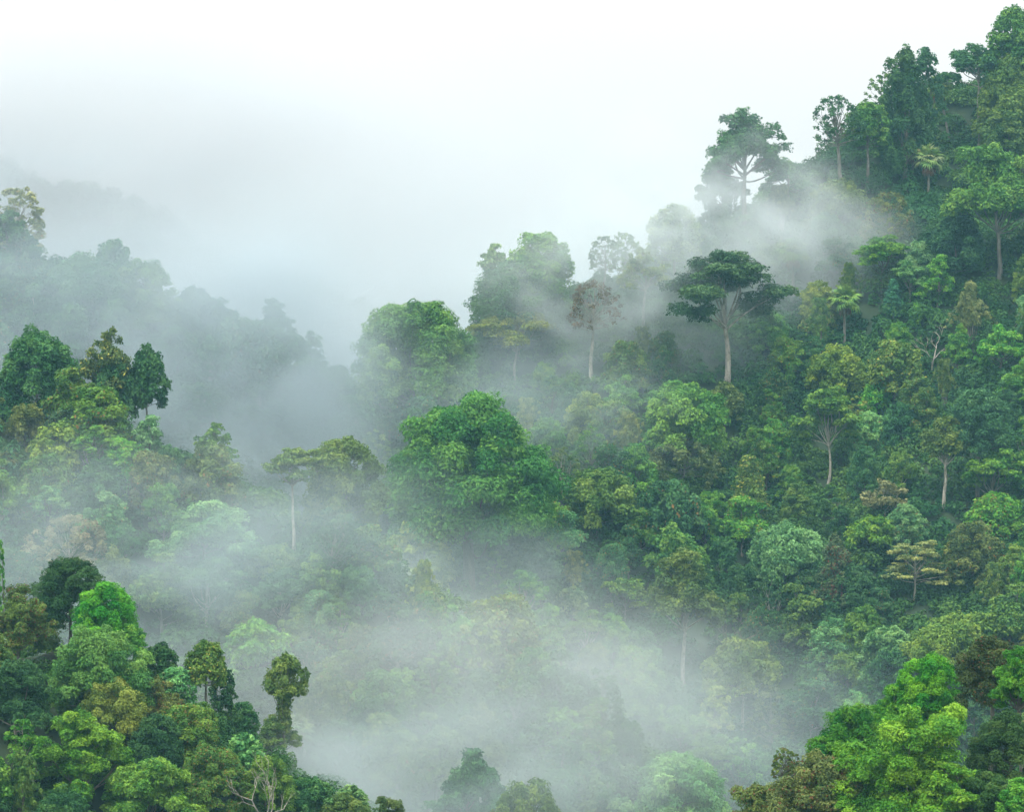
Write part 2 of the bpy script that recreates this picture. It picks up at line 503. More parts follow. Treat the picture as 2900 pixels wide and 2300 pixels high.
def bare_proto(seed=0, H=12.0, W=9.0):
    key = ('bare', seed, H, W)
    if key in PROTO: return PROTO[key]
    rng = np.random.default_rng(500 + seed)
    T = Tubes(); TW = Tubes(); ends = []
    def grow(p, d, ln, r, dep):
        n = 5
        pts = [p]; q = p.copy(); dd = d.copy()
        for i in range(n - 1):
            dd = dd + rng.normal(size=3) * 0.13 + np.array([0, 0, 0.05]); dd /= np.linalg.norm(dd)
            q = q + dd * ln / (n - 1); pts.append(q.copy())
        (T if dep < 2 else TW).add(np.array(pts), np.linspace(r, r * 0.6, n), 6 if dep < 2 else 4)
        if dep >= 4: return
        for i in range(3 if dep < 3 else 2):
            a = rng.normal(size=3) * np.array([1, 1, 0.35]); a -= dd * a.dot(dd); a /= np.linalg.norm(a)
            k = rng.uniform(0.45, 0.85)
            nd = dd + a * k; nd /= np.linalg.norm(nd)
            st = pts[-1] if i < 2 else pts[-2]
            grow(np.array(st), nd, ln * rng.uniform(0.55, 0.8), r * 0.55, dep + 1)
    grow(np.array([0, 0, -1.0]), np.array([0.05, 0, 1.0]), H * 0.42, 0.02 * H, 0)
    tm = T.mesh('bare_trunk'); tm.materials.append(BARK)
    wm = TW.mesh('bare_twigs'); wm.materials.append(BARK)
    PROTO[key] = (wm, tm, None, [])
    return PROTO[key]

def frond_mesh(seed):
    rng = np.random.default_rng(900 + seed)
    V, Fq, tone = [], [], []
    def quad(a, b, c, d, t):
        k = len(V); V.extend([a, b, c, d]); Fq.append((k, k + 1, k + 2, k + 3)); tone.append(t)
    # stalk along +x, then a pleated fan of blades, the tips bending down
    P = np.array([1.5, 0, 0.25])
    quad((0, -0.05, 0), (0, 0.05, 0), tuple(P + [0, 0.03, 0]), tuple(P - [0, 0.03, 0]), 0.3)
    quad((0, 0, -0.06), (0, 0, 0.06), tuple(P + [0, 0, 0.03]), tuple(P - [0, 0, 0.03]), 0.3)
    for i in range(17):
        a = math.radians(-125 + 250 * i / 16 + rng.normal() * 2)
        L = 1.75 * (1 - 0.25 * abs(i - 8) / 8) * rng.uniform(0.9, 1.1)
        u = np.array([math.cos(a), math.sin(a), 0.12]); s = np.array([-math.sin(a), math.cos(a), 0]) * 0.13
        m = P + u * L * 0.55; e = P + u * L + np.array([0, 0, -0.45 * L * rng.uniform(0.6, 1.2)])
        t = rng.uniform(0.3, 0.8)
        up = np.array([0, 0, 0.05])
        quad(tuple(P), tuple(m - s - up), tuple(m + up), tuple(P + up * 0.2), t)
        quad(tuple(P), tuple(m + up), tuple(m + s - up), tuple(P - up * 0.2), t + 0.1)
        quad(tuple(m - s - up), tuple(e), tuple(e + up * 0.2), tuple(m + up), t)
        quad(tuple(m + up), tuple(e + up * 0.2), tuple(e), tuple(m + s - up), t + 0.1)
    me = mesh_from('frond', V, Fq, tone=tone, fleck=np.zeros(len(Fq)))
    me.materials.append(LEAF['plain'])
    return me
FRONDS = [frond_mesh(i) for i in range(3)]

# ------------------------------------------------------------------ placing
def locate(px, py_base, win):
    """where the sight line through a photo point meets the hillside, between two distances"""
    D = np.arange(win[0], win[1], 1.0)
    X = (px - CX) * K * D; Z = (CY - py_base) * K * D
    f = terrain(X, D) - Z
    hit = np.nonzero(f >= 0)[0]
    i = hit[0] if len(hit) else int(np.argmax(f))
    return X[i], D[i], float(terrain(X[i:i + 1], D[i:i + 1])[0]), len(hit) > 0

WIN = {'front': (250, 492), 'fright': (250, 345), 'left': (500, 640), 'main': (640, 1000), 'far': (690, 880), 'back': (840, 1050)}
RND = random.Random(11)
TREES = []        # records for labelling: root, px centre, py centre, width, label or None

def child(name, me, root, color, loc=(0, 0, 0), rot=(0, 0, 0), sc=1.0):
    o = bpy.data.objects.new(name, me)
    COL.objects.link(o)
    o.parent = root
    o.location = loc; o.rotation_euler = rot
    o.scale = (sc, sc, sc) if not hasattr(sc, '__len__') else sc
    o.color = (*color, 1)
    return o

PAL = {
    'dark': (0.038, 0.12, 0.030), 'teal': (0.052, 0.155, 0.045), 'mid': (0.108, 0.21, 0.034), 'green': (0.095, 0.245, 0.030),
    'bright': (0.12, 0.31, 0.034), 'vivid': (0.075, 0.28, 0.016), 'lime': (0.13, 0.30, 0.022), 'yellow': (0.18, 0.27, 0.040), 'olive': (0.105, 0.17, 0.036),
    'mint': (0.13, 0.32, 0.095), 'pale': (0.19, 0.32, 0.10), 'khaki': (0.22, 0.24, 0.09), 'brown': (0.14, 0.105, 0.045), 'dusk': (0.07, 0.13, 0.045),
}
BARKC = {'pale': (0.36, 0.33, 0.28), 'grey': (0.19, 0.175, 0.15), 'brown': (0.12, 0.095, 0.07), 'red': (0.21, 0.15, 0.11)}

def put(name, pr, W0, H0, px, top, wpx, hpx, win, tint, bark='grey', rz=None, parts=None, bx=None, lim=0.0):
    """stand a copy of a tree on the hillside: px crown centre, top row, crown width and full height in photo pixels"""
    bxx = px if bx is None else bx
    X, D, z, ok = locate(bxx, top + hpx, WIN[win] if isinstance(win, str) else win)
    Hm = (CY - top) * K * D - z
    if Hm < 0.6 * hpx * K * D: Hm = hpx * K * D
    Wm = wpx * K * D
    root = bpy.data.objects.new(name, None)
    COL.objects.link(root)
    root.location = (X, D, z)
    root.empty_display_size = 2
    root.rotation_euler = (0, 0, RND.uniform(0, 6.28) if rz is None else rz)
    root.scale = (Wm / W0, Wm / W0, Hm / H0)
    c = PAL[tint] if isinstance(tint, str) else tint
    j = [RND.uniform(0.88, 1.12) for _ in range(3)]
    c = tuple(v * q for v, q in zip(c, j))
    cm, tm, hm, lm = pr
    child('trunk', tm, root, BARKC[bark])
    if 'bare' in tm.name: child('twigs', cm, root, BARKC[bark])
    else: child('crown', cm, root, c)
    if hm: child('climber', hm, root, c)
    for b in lm: child('branch', b, root, BARKC[bark])
    return root, D

def record(root, px, top, wpx, hpx, label=None, short=None, cat='tree', group=None, tint='', kind=''):
    tag(root, label, cat, group)
    TREES.append(dict(root=root, px=px, py=top + min(hpx * 0.4, wpx * 0.5), w=wpx, label=label, short=short, cat=cat, tint=tint, kind=kind, named=bool(label)))

def palm(px, top, wpx, hpx, win, label, short=None, bx=None, tint='yellow', dead=4, seed=0):
    rnd = random.Random(seed * 31 + 5)
    bxx = px if bx is None else bx
    X, D, z, ok = locate(bxx, top + hpx, WIN[win])
    m = K * D
    H = max((CY - top) * m - z, 0.7 * hpx * m)
    root = bpy.data.objects.new('fan_palm', None); COL.objects.link(root)
    root.location = (X, D, z)
    s = wpx * m / 5.6
    dx = (px - bxx) * m
    hb = H - 1.6 * s
    T = Tubes()
    t = np.linspace(-0.1, 1, 12)
    T.add(np.stack([dx * np.clip(t, 0, 1) ** 1.4, 0 * t, hb * t], 1), s * (0.24 - 0.09 * np.clip(t, 0, 1)), 8)
    tm = T.mesh('palm_trunk'); tm.materials.append(BARK)
    child('trunk', tm, root, BARKC['grey'])
    c = (0.13, 0.24, 0.05) if tint == 'yellow' else (0.20, 0.30, 0.10)
    n = 30
    for i in range(n):
        th = i * 2.39996
        el = math.radians(78 - 118 * (i / (n - 1)) + rnd.uniform(-7, 7))
        f = child('frond', FRONDS[i % 3], root, tuple(v * rnd.uniform(0.8, 1.2) for v in c), (dx, 0, hb + 0.1 * s), (rnd.uniform(-0.4, 0.4), -el, th), s * rnd.uniform(0.8, 1.0))
    for i in range(dead):
        child('dead_frond', FRONDS[i % 3], root, (0.17, 0.10, 0.05), (dx, 0, hb - 0.3 * s), (0, math.radians(rnd.uniform(62, 80)), i * 1.7 + 0.4), s * 0.75)
    record(root, px, top, wpx, hpx, label, short, 'palm tree', tint='', kind='palm')

# ------------------------------------------------------------------ the trees one can name
def T_(kind, px, top, wpx, hpx, win, tint, label, short=None, cf=0.62, seed=0, bark='grey', leaf=None, fleck=0.0, fm='plain', name='broadleaf_tree', dens=1.0,
       lean=0.0, hang=0.0, bx=None, rz=None, W0=14.0, fork=False, rt=None):
    H0 = W0 * hpx / wpx
    # a few height ratios, so that meshes are shared
    H0 = W0 * max(0.7, round(hpx / wpx * 5) / 5)
    wn = WIN[win] if isinstance(win, str) else win
    dm = {'front': 430, 'fright': 326, 'left': 585, 'main': 770, 'far': 775, 'back': 900}.get(win, 560)
    lf = (leaf or 0.00077 * dm) * W0 / (wpx * K * dm)          # leaf in the mesh's own units
    lf = max(0.3, round(lf * 12) / 12)
    if kind in ('dome', 'spread', 'umbrella', 'open', 'sparse'): cf = round(min(cf, 1.02 * W0 / H0), 2)
    pr = proto(kind, seed, W0, H0, cf, lf, dens, fleck, fm, lean, fork, hang, rt)
    root, D = put(name, pr, W0, H0, px, top, wpx, hpx, win, tint, bark, rz=rz, bx=bx)
    record(root, px, top, wpx, hpx, label, short, 'tree', tint=tint, kind=kind)
    return root

def BARE(px, top, wpx, hpx, win, label, short=None, seed=0, bark='pale', bx=None, rz=None):
    pr = bare_proto(seed)
    root, D = put('bare_tree', pr, 9.0, 11.0, px, top, wpx, hpx, win, 'dark', bark, bx=bx, rz=rz)
    record(root, px, top, wpx, hpx, label, short, 'bare tree', kind='bare')

# skyline and slope of the great hill on the right
T_('spread', 1560, 222, 185, 330, 'main', 'teal', 'tall open-crowned tree with reddish trunk standing out against the white sky', 'tall open-crowned skyline tree', cf=0.5, seed=21, bark='brown', bx=1568, rz=0.4, dens=0.75)
T_('spread', 1522, 325, 120, 230, 'main', 'dark', 'dark creeper-cloaked tree leaning on the trunk of the tall skyline tree', None, cf=0.9, seed=1, hang=0.8, name='creeper_covered_tree')
T_('open', 1660, 318, 120, 150, 'back', 'teal', 'faint wide tree in mist just right of the tall open-crowned skyline tree', None, cf=0.6, seed=2)
T_('sparse', 1772, 196, 110, 260, 'main', 'teal', 'slender feathery tree leaning over the misty skyline dip', 'slender feathery skyline tree', cf=0.75, seed=1, dens=0.8, lean=-0.06, rz=0.0)
T_('dome', 1825, 213, 95, 190, 'back', 'mid', 'hazy soft tree behind and right of the slender feathery skyline tree', None, cf=0.7, seed=2)
T_('column', 1905, 103, 120, 300, 'main', 'dark', 'tall tree cloaked in climbers left of the curved palm on the skyline', 'climber-cloaked skyline tree', cf=0.9, seed=2, hang=1.0, name='creeper_covered_tree')
T_('sparse', 1868, 150, 80, 200, 'back', 'mid', 'thin grey misty tree at the left edge of the climber-cloaked skyline tree', None, cf=0.7, seed=3)
T_('column', 1948, 100, 80, 250, 'main', 'teal', 'narrow dark leafy spire right beside the climber-cloaked skyline tree', None, cf=0.9, seed=3)
palm(1976, 168, 66, 137, 'main', 'fan palm on a long thin curved trunk near the skyline', 'curved skyline palm', bx=1998, seed=1)
palm(1926, 240, 70, 110, 'main', 'pale fan palm, dark at its heart, below and left of the curved skyline palm', 'dark-hearted fan palm', seed=2, tint='yellow')
palm(1922, 302, 62, 90, 'main', 'pale fan palm directly under the dark-hearted fan palm', None, seed=3, tint='pale')
palm(1955, 318, 72, 110, 'main', 'pale fan palm with brown skirt left of the big spreading tree', None, seed=4, tint='pale', dead=7)
T_('open', 2056, 78, 160, 240, 'main', 'teal', 'airy tree on a tall bare whitish trunk close to the upper right corner', 'whitish-trunked corner tree', cf=0.46, seed=3, bark='pale', rt=0.3, bx=2060)
T_('dome', 2138, 12, 150, 300, 'main', 'mid', 'hilltop tree filling the upper right corner of the view', 'hilltop corner tree', cf=0.75, seed=3, hang=0.5)
T_('column', 2130, 130, 150, 210, 'main', 'mid', 'steep bank of bright creeper-clad foliage under the hilltop corner tree', None, cf=0.95, seed=4, hang=0.6, name='creeper_covered_tree')
T_('dome', 2125, 225, 120, 160, 'main', 'olive', 'olive rounded crown wedged above the big spreading tree at the right edge', None, cf=0.8, seed=4)
T_('spread', 2062, 306, 260, 280, 'main', 'green', 'big spreading green tree with bent grey limbs at the right edge', 'big spreading tree', cf=0.68, seed=1, bx=2105, fork=True, rz=1.0)
T_('dome', 2010, 452, 150, 150, 'main', 'dark', 'dark rounded tree tucked under the big spreading tree', None, cf=0.85, seed=5)
T_('sparse', 1868, 400, 110, 150, 'main', 'olive', 'brownish thin-leaved tree with a dead top in mist below the pale palms', 'brownish thin-topped tree', cf=0.7, seed=4, fleck=0.35, fm='brown')
T_('dome', 1424, 433, 120, 190, 'main', 'pale', 'pale green rounded tree half lost in mist on the ridge', 'pale misty ridge tree', cf=0.7, seed=6)
T_('dome', 1140, 490, 150, 230, 'main', 'green', 'bright double-topped tree crowning the middle ridge', 'double-topped ridge tree', cf=0.7, seed=7)
T_('umbrella', 1042, 515, 75, 130, 'back', 'pale', 'ghostly flat-topped small tree behind the double-topped ridge tree', None, cf=0.6, seed=1)
T_('dome', 1090, 556, 205, 200, 'main', 'teal', 'broad dark bluish tree directly beneath the double-topped ridge tree', 'broad dark ridge tree', cf=0.85, seed=8)
T_('sparse', 1268, 495, 70, 160, 'main', 'dusk', 'thin dark spiky tree fading into mist on the ridge', 'thin spiky ridge tree', cf=0.8, seed=5)
T_('sparse', 1318, 487, 80, 150, 'main', 'mid', 'small pointed tree in mist right of the thin spiky ridge tree', None, cf=0.85, seed=1)
T_('dome', 875, 636, 265, 260, 'main', 'green', 'broad bright green tree at the left tip of the ridge, boughs reaching over the mist', 'broad ridge-tip tree', cf=0.85, seed=2, fork=True, rz=2.2)
T_('spread', 800, 765, 125, 130, 'main', 'mid', 'misty drooping boughs of a tree under the broad ridge-tip tree', None, cf=0.8, seed=3)
T_('umbrella', 1105, 662, 200, 150, 'main', 'yellow', 'yellow-green spreading tree with forked pale stems in the ridge mist', 'yellow-green forked tree', cf=0.55, seed=2, bark='pale', fork=True, fleck=0.1, fm='pale', bx=1085)
T_('sparse', 1245, 590, 125, 215, 'main', 'brown', 'almost leafless brownish tree on a pale crooked trunk in the mist', 'brownish pale-trunked tree', cf=0.5, seed=6, bark='pale', dens=0.55)
T_('open', 1352, 520, 120, 200, 'main', 'yellow', 'yellowish thin tree with slim pale trunk left of the dark umbrella tree', None, cf=0.5, seed=4, bark='pale')
T_('umbrella', 1490, 540, 298, 283, 'main', (0.055, 0.125, 0.035), 'great dark umbrella-crowned tree on a thick bare trunk in the middle of the slope', 'dark umbrella tree', cf=0.56, seed=6, bark='pale', bx=1528, fork=True, rz=2.4, rt=0.34, W0=16.0, dens=0.68)
palm(1670, 512, 78, 115, 'main', 'fan palm in thin mist to the right of the dark umbrella tree', 'fan palm right of the umbrella tree', seed=5, tint='yellow')
palm(1778, 614, 74, 108, 'main', 'fan palm with orange fruit stalk and pale straight trunk in mid slope', 'mid-slope fan palm', seed=6, tint='yellow', dead=2)
T_('cone', 1881, 590, 56, 85, 'main', (0.04, 0.14, 0.085), 'small bluish-green pointed tree on the upper right slope', 'bluish pointed tree', cf=0.9, seed=2)
T_('column', 1929, 640, 30, 62, 'main', 'bright', 'narrow bright green sapling right of the bluish pointed tree', None, cf=0.9, seed=5)
T_('dome', 1765, 732, 120, 120, 'main', 'yellow', 'yellow-green lumpy tree below the mid-slope fan palm', 'yellow-green lumpy tree', cf=0.8, seed=9)
T_('dome', 1885, 715, 135, 160, 'main', 'mid', 'green tree with yellowing top left of the grey leafless tree', None, cf=0.8, seed=10, fleck=0.2, fm='yellow')
T_('dome', 1845, 798, 70, 90, 'main', 'bright', 'small light green tree set against the dark upper right slope', None, cf=0.85, seed=11)
BARE(1960, 690, 95, 105, 'main', 'small leafless grey tree high on the right slope', 'grey leafless tree', seed=1)
T_('bamboo', 2045, 600, 110, 150, 'main', 'khaki', 'tall ochre-green bamboo by the right edge under the big spreading tree', None, cf=1.0, seed=1, name='bamboo_clump')
T_('open', 2105, 685, 130, 140, 'main', 'bright', 'light green tree with a thin straight stem close to the right edge', None, cf=0.7, seed=5)
T_('umbrella', 1732, 825, 160, 195, 'main', 'green', 'slim tree with white forking trunk and feathery layered crown', 'white forked-trunk tree', cf=0.62, seed=6, bark='pale', fork=True, bx=1744, rt=0.24)
T_('dome', 1432, 806, 185, 200, 'main', 'bright', 'bright fresh green domed tree in the middle of the slope', 'bright domed tree', cf=0.75, seed=12)
T_('sparse', 1440, 925, 170, 120, 'main', 'olive', 'tangled olive tree hung with pale climbers below the bright domed tree', None, cf=0.7, seed=7, hang=0.5, fleck=0.15, fm='pale')
T_('dome', 1525, 805, 85, 110, 'main', 'olive', 'dark tree dotted with cream blossom at the foot of the umbrella tree trunk', None, cf=0.8, seed=13, fleck=0.2, fm='pale')
T_('cone', 1575, 965, 108, 185, 'main', 'mid', 'tree sprinkled all over with yellow blossom', 'yellow-blossomed tree', cf=0.82, seed=3, fleck=0.36, fm='yellow', bark='pale')
T_('dome', 985, 848, 365, 400, 'main', (0.07, 0.22, 0.03), 'huge spreading green tree rising from the central mist on a massive trunk', 'huge central spreading tree', cf=0.72, seed=4, bark='brown', fork=True, rz=0.2, rt=0.6, W0=18.0)
T_('dome', 2058, 820, 140, 250, 'main', 'teal', 'tall fresh green tree over the right-hand slope', 'tall fresh green slope tree', cf=0.85, seed=14)
T_('spread', 1988, 868, 115, 210, 'main', 'mid', 'tree with several slim whitish stems left of the tall fresh green slope tree', 'slim-stemmed tree', cf=0.55, seed=5, bark='pale', fork=True)
T_('dome', 1258, 985, 150, 150, 'main', 'mid', 'dense mid-green tree right of the huge central spreading tree', None, cf=0.85, seed=15)
T_('dome', 1655, 1108, 170, 150, 'main', 'mint', 'broad pale bluish-green tree near the lower slope', 'pale bluish-green tree', cf=0.8, seed=16)
T_('column', 1758, 1132, 88, 220, 'main', 'dusk', 'rust-brown tower of dead creepers over a tree', 'rust-brown creeper tower', cf=0.95, seed=6, hang=0.7, fleck=0.5, fm='brown', name='creeper_covered_tree')
T_('pagoda', 1926, 1142, 190, 125, 'main', (0.27, 0.31, 0.10), 'straw-coloured tree with flat tiers of thin foliage', 'straw-coloured tiered tree', cf=0.75, seed=1, bark='pale', leaf=0.45, dens=0.9)
T_('spread', 1838, 1082, 130, 110, 'main', 'lime', 'lime green bushy tree above the straw-coloured tiered tree', None, cf=0.8, seed=6)
T_('dome', 2105, 1038, 130, 110, 'main', 'bright', 'bright green tree at the right edge', 'bright right-edge tree', cf=0.85, seed=17, fleck=0.2, fm='orange')
T_('open', 1862, 1010, 110, 110, 'main', 'khaki', 'pale half-bare tree above the lime green bushy tree', None, cf=0.7, seed=6, bark='pale', dens=0.8)
T_('spread', 1440, 1165, 185, 300, 'main', 'mid', 'tall tree on twin pale trunks rising out of the low mist', 'twin-trunked tall tree', cf=0.55, seed=7, bark='pale', fork=True, rt=0.34)
T_('dome', 2015, 1298, 190, 150, 'main', 'yellow', 'olive-yellow broad tree behind the near right treetops', 'olive-yellow broad tree', cf=0.8, seed=18)
T_('dome', 1585, 1345, 150, 195, 'main', 'mid', 'misty round tree on a slanting white trunk', 'misty slanting-trunk tree', cf=0.6, seed=19, bark='pale', bx=1562)
BARE(1520, 1310, 110, 120, 'main', 'leafless reddish-brown tree in the low mist', 'leafless reddish tree', seed=2, bark='red')
T_('dome', 1205, 1235, 66, 80, 'main', 'pale', 'small pale yellow-green tree at the edge of the central mist', 'small pale yellow-green tree', cf=0.85, seed=20)
T_('umbrella', 1315, 1212, 110, 110, 'main', 'lime', 'small bright tree with flat pads of foliage left of the twin-trunked tall tree', None, cf=0.8, seed=7)
T_('dome', 1420, 1594, 200, 180, (560, 700), 'mint', 'round pale tree swallowed by mist at the bottom of the valley', 'round valley-bottom tree', cf=0.8, seed=21)

# the ridge on the left
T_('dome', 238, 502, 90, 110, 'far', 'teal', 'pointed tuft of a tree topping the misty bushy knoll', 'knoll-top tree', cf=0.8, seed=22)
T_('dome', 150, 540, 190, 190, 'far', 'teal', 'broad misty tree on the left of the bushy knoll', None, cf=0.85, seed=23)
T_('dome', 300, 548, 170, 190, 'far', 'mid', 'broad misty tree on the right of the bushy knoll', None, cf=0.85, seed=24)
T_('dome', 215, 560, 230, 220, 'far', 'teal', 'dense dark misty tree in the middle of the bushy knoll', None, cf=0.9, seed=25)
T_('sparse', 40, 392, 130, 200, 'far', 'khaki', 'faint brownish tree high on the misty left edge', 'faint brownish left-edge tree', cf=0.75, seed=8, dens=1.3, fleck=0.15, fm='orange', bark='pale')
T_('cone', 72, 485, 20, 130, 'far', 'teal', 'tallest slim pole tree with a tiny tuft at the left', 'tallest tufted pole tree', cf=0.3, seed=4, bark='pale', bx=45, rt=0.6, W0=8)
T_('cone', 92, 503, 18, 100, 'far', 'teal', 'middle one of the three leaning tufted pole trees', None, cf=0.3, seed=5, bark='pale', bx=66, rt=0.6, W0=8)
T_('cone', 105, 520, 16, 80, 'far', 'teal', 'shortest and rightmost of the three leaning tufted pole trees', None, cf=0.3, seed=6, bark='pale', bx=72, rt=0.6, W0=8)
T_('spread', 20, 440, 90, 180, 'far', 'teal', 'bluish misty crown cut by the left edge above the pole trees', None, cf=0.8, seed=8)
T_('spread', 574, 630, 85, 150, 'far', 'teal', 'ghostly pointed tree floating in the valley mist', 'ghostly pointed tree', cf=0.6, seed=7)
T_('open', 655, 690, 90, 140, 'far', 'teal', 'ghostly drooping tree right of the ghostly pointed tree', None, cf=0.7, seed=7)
T_('open', 228, 678, 135, 200, 'left', 'olive', 'tall dark tree with yellowish tufts on the left ridge', 'tall yellow-tufted tree', cf=0.7, seed=8, fleck=0.2, fm='yellow')
T_('dome', 235, 740, 110, 140, 'left', 'teal', 'deep green ivy-like mass beneath the tall yellow-tufted tree', None, cf=0.9, seed=26)
T_('dome', 308, 730, 86, 150, 'left', 'dark', 'dark leaning tree on the right of the tall yellow-tufted tree', None, cf=0.8, seed=27)
T_('dome', 75, 700, 160, 170, 'left', 'teal', 'dense dark green crown on the left ridge', 'dense dark left-ridge tree', cf=0.85, seed=28)
T_('dome', 720, 915, 170, 200, 'left', 'mid', 'rounded green tree at the end of the left ridge', 'ridge-end rounded tree', cf=0.8, seed=29)
T_('umbrella', 612, 946, 150, 225, 'left', 'mid', 'flat-topped tree on a long thin white trunk', 'white-trunked flat-topped tree', cf=0.4, seed=8, bark='pale', bx=619, rt=0.32)
T_('column', 688, 960, 90, 170, 'left', 'olive', 'olive creeper-draped tree between the flat-topped tree and the ridge-end rounded tree', None, cf=0.9, seed=7, hang=0.8, name='creeper_covered_tree')
T_('open', 448, 884, 100, 130, 'left', 'mid', 'open-branched tree leaning over the valley gap', 'open-branched gap tree', cf=0.7, seed=9)
T_('sparse', 150, 1082, 180, 170, 'left', 'khaki', 'khaki-brown half-bare tree on the left slope', 'khaki half-bare tree', cf=0.8, seed=9, fleck=0.2, fm='orange', bark='pale')
T_('spread', 430, 1062, 260, 150, 'left', 'mint', 'wide minty green tree with layered boughs on the left slope', 'wide minty tree', cf=0.8, seed=9)
T_('dome', 580, 1150, 110, 90, 'left', 'mid', 'tree with cream blossom beside the foot of the long white trunk', None, cf=0.85, seed=30, fleck=0.28, fm='pale')

# the near ridge at lower left
NF = dict(leaf=0.24)
T_('dome', 150, 1172, 165, 215, 'front', (0.035, 0.10, 0.022), 'dark green domed tree topping the near left ridge', 'dark domed near tree', cf=0.8, seed=31, **NF)
T_('dome', 225, 1225, 155, 220, 'front', 'vivid', 'vivid green tree right below the dark domed near tree', 'vivid near tree', cf=0.9, seed=52, **NF)
T_('dome', 205, 1325, 210, 230, 'front', (0.12, 0.27, 0.045), 'soft pale green tree in front of the vivid near tree', 'soft pale green near tree', cf=0.85, seed=32, **NF)
T_('dome', 268, 1310, 80, 170, 'front', 'bright', 'light green bough-end tree on the right flank of the near left ridge', None, cf=0.9, seed=33, **NF)
T_('spread', 40, 1232, 160, 220, 'front', 'olive', 'olive tree with rusty brown patches at the lower left edge', 'rusty-patched edge tree', cf=0.85, seed=11, fleck=0.4, fm='brown', **NF)
T_('spread', 35, 1380, 180, 220, 'front', 'dark', 'dark broad-leaved tree under the rusty-patched edge tree', 'dark edge tree', cf=0.85, seed=10, dens=1.1, **NF)
T_('dome', 433, 1349, 98, 215, 'front', 'mid', 'pointed tree on a straight slim trunk rising from the mist', 'pointed slim-trunked tree', cf=0.5, seed=8, bark='grey', fleck=0.12, fm='yellow')
T_('column', 466, 1395, 62, 170, 'front', 'dark', 'dark narrow tree just right of the pointed slim-trunked tree', None, cf=0.9, seed=8)
T_('mushroom', 598, 1384, 100, 210, 'front', 'mid', 'mushroom-shaped creeper-clad tree alone in the mist', 'mushroom-shaped tree', cf=0.66, seed=1, name='creeper_covered_tree')
T_('dome', 338, 1355, 75, 130, 'front', 'dark', 'small dark tree right of the near left ridge', None, cf=0.8, seed=34)
T_('dome', 508, 1478, 80, 120, 'front', 'teal', 'low bluish bushy tree between the pointed and the mushroom-shaped trees', None, cf=0.9, seed=59, **NF)
T_('spread', 580, 1500, 100, 120, 'front', 'mid', 'low hazy tree hiding the foot of the mushroom-shaped tree', None, cf=0.9, seed=60, **NF)
T_('dome', 420, 1478, 90, 120, 'front', 'mid', 'small green tree at the foot of the pointed slim-trunked tree', None, cf=0.9, seed=76, **NF)
T_('dome', 372, 1405, 85, 130, 'front', 'mint', 'greyish pale tree left of the pointed slim-trunked tree', None, cf=0.8, seed=35, fleck=0.12, fm='pale')
T_('dome', 240, 1425, 150, 190, 'front', 'yellow', 'yellow-green knobbly tree under the soft pale green near tree', None, cf=0.85, seed=36, **NF)
T_('spread', 335, 1430, 125, 150, 'front', 'olive', 'brown-tipped tree with hanging leaves on the near slope', 'brown-tipped hanging tree', cf=0.85, seed=12, fleck=0.3, fm='orange', hang=0.6, **NF)
T_('dome', 395, 1485, 140, 170, 'front', 'mid', 'olive-topped tree stepping down into the mist', None, cf=0.85, seed=13, fleck=0.15, fm='orange', **NF)
T_('spread', 175, 1500, 210, 240, 'front', 'lime', 'lime-coloured airy tree with brown bent branches', 'lime airy near tree', cf=0.8, seed=9, bark='red', fork=True, **NF)
T_('dome', 335, 1505, 130, 170, 'front', 'dark', 'deep green dense tree right of the lime airy near tree', None, cf=0.9, seed=37, **NF)
T_('spread', 310, 1590, 220, 220, 'front', 'bright', 'bright spreading tree with a pale bent trunk near the bottom left', 'bright bent-trunk tree', cf=0.8, seed=10, bark='red', fork=True, **NF)
T_('dome', 440, 1570, 150, 180, 'front', 'mid', 'olive tree with ochre tips near the bottom left', 'ochre-tipped near tree', cf=0.85, seed=38, fleck=0.22, fm='orange', **NF)
T_('dome', 512, 1543, 90, 150, 'front', 'mint', 'minty large-leaved tree beside the mist', 'minty large-leaved tree', cf=0.8, seed=39, leaf=0.5)
BARE(530, 1612, 150, 190, 'front', 'leafless pale tree at the bottom left', 'bottom leafless tree', seed=3)
T_('dome', 560, 1590, 120, 150, 'front', 'mid', 'rounded green tree right of the bottom leafless tree', None, cf=0.9, seed=53, **NF)
T_('spread', 645, 1625, 140, 150, 'front', 'teal', 'bluish-green tree stepping down the near ridge below the drooping misty palm', None, cf=0.9, seed=54, **NF)
T_('dome', 725, 1668, 120, 150, 'front', 'mid', 'soft green treetop on the bottom edge below the drooping misty palm', None, cf=0.9, seed=55, **NF)
T_('spread', 820, 1680, 130, 160, 'front', 'olive', 'hazy olive treetop on the bottom edge left of the misty bottom-centre tree', None, cf=0.9, seed=56, **NF)
palm(625, 1520, 84, 130, 'left', 'drooping pale fan palm in the low mist', 'drooping misty palm', seed=7, tint='pale', dead=6)
palm(12, 950, 60, 110, 'left', 'pale fan palm at the left edge of the middle slope', None, seed=8, tint='pale')
T_('dome', 130, 1668, 180, 190, 'front', (0.045, 0.12, 0.03), 'dark glossy tree on the bottom edge at left', 'dark bottom-edge tree', cf=0.9, seed=40, **NF)
T_('bamboo', 50, 1590, 120, 200, 'front', 'mid', 'feathery arching green clump in the bottom left corner', 'feathery corner bamboo', cf=1.0, seed=2, name='bamboo_clump', leaf=0.4)
T_('column', 2, 1130, 22, 150, 'front', 'green', 'sliver of a green tree cut off by the left edge', None, cf=0.9, seed=9)
T_('spread', 990, 1580, 190, 230, (430, 492), 'teal', 'misty dark flat-domed tree at the bottom centre', 'misty bottom-centre tree', cf=0.75, seed=11)
T_('dome', 1105, 1640, 160, 200, (430, 492), 'mid', 'misty green tree stepping down right of the misty bottom-centre tree', None, cf=0.8, seed=41)
T_('dome', 742, 1656, 70, 110, (430, 492), 'pale', 'small pale yellow-green treetop on the bottom edge', None, cf=0.85, seed=42)
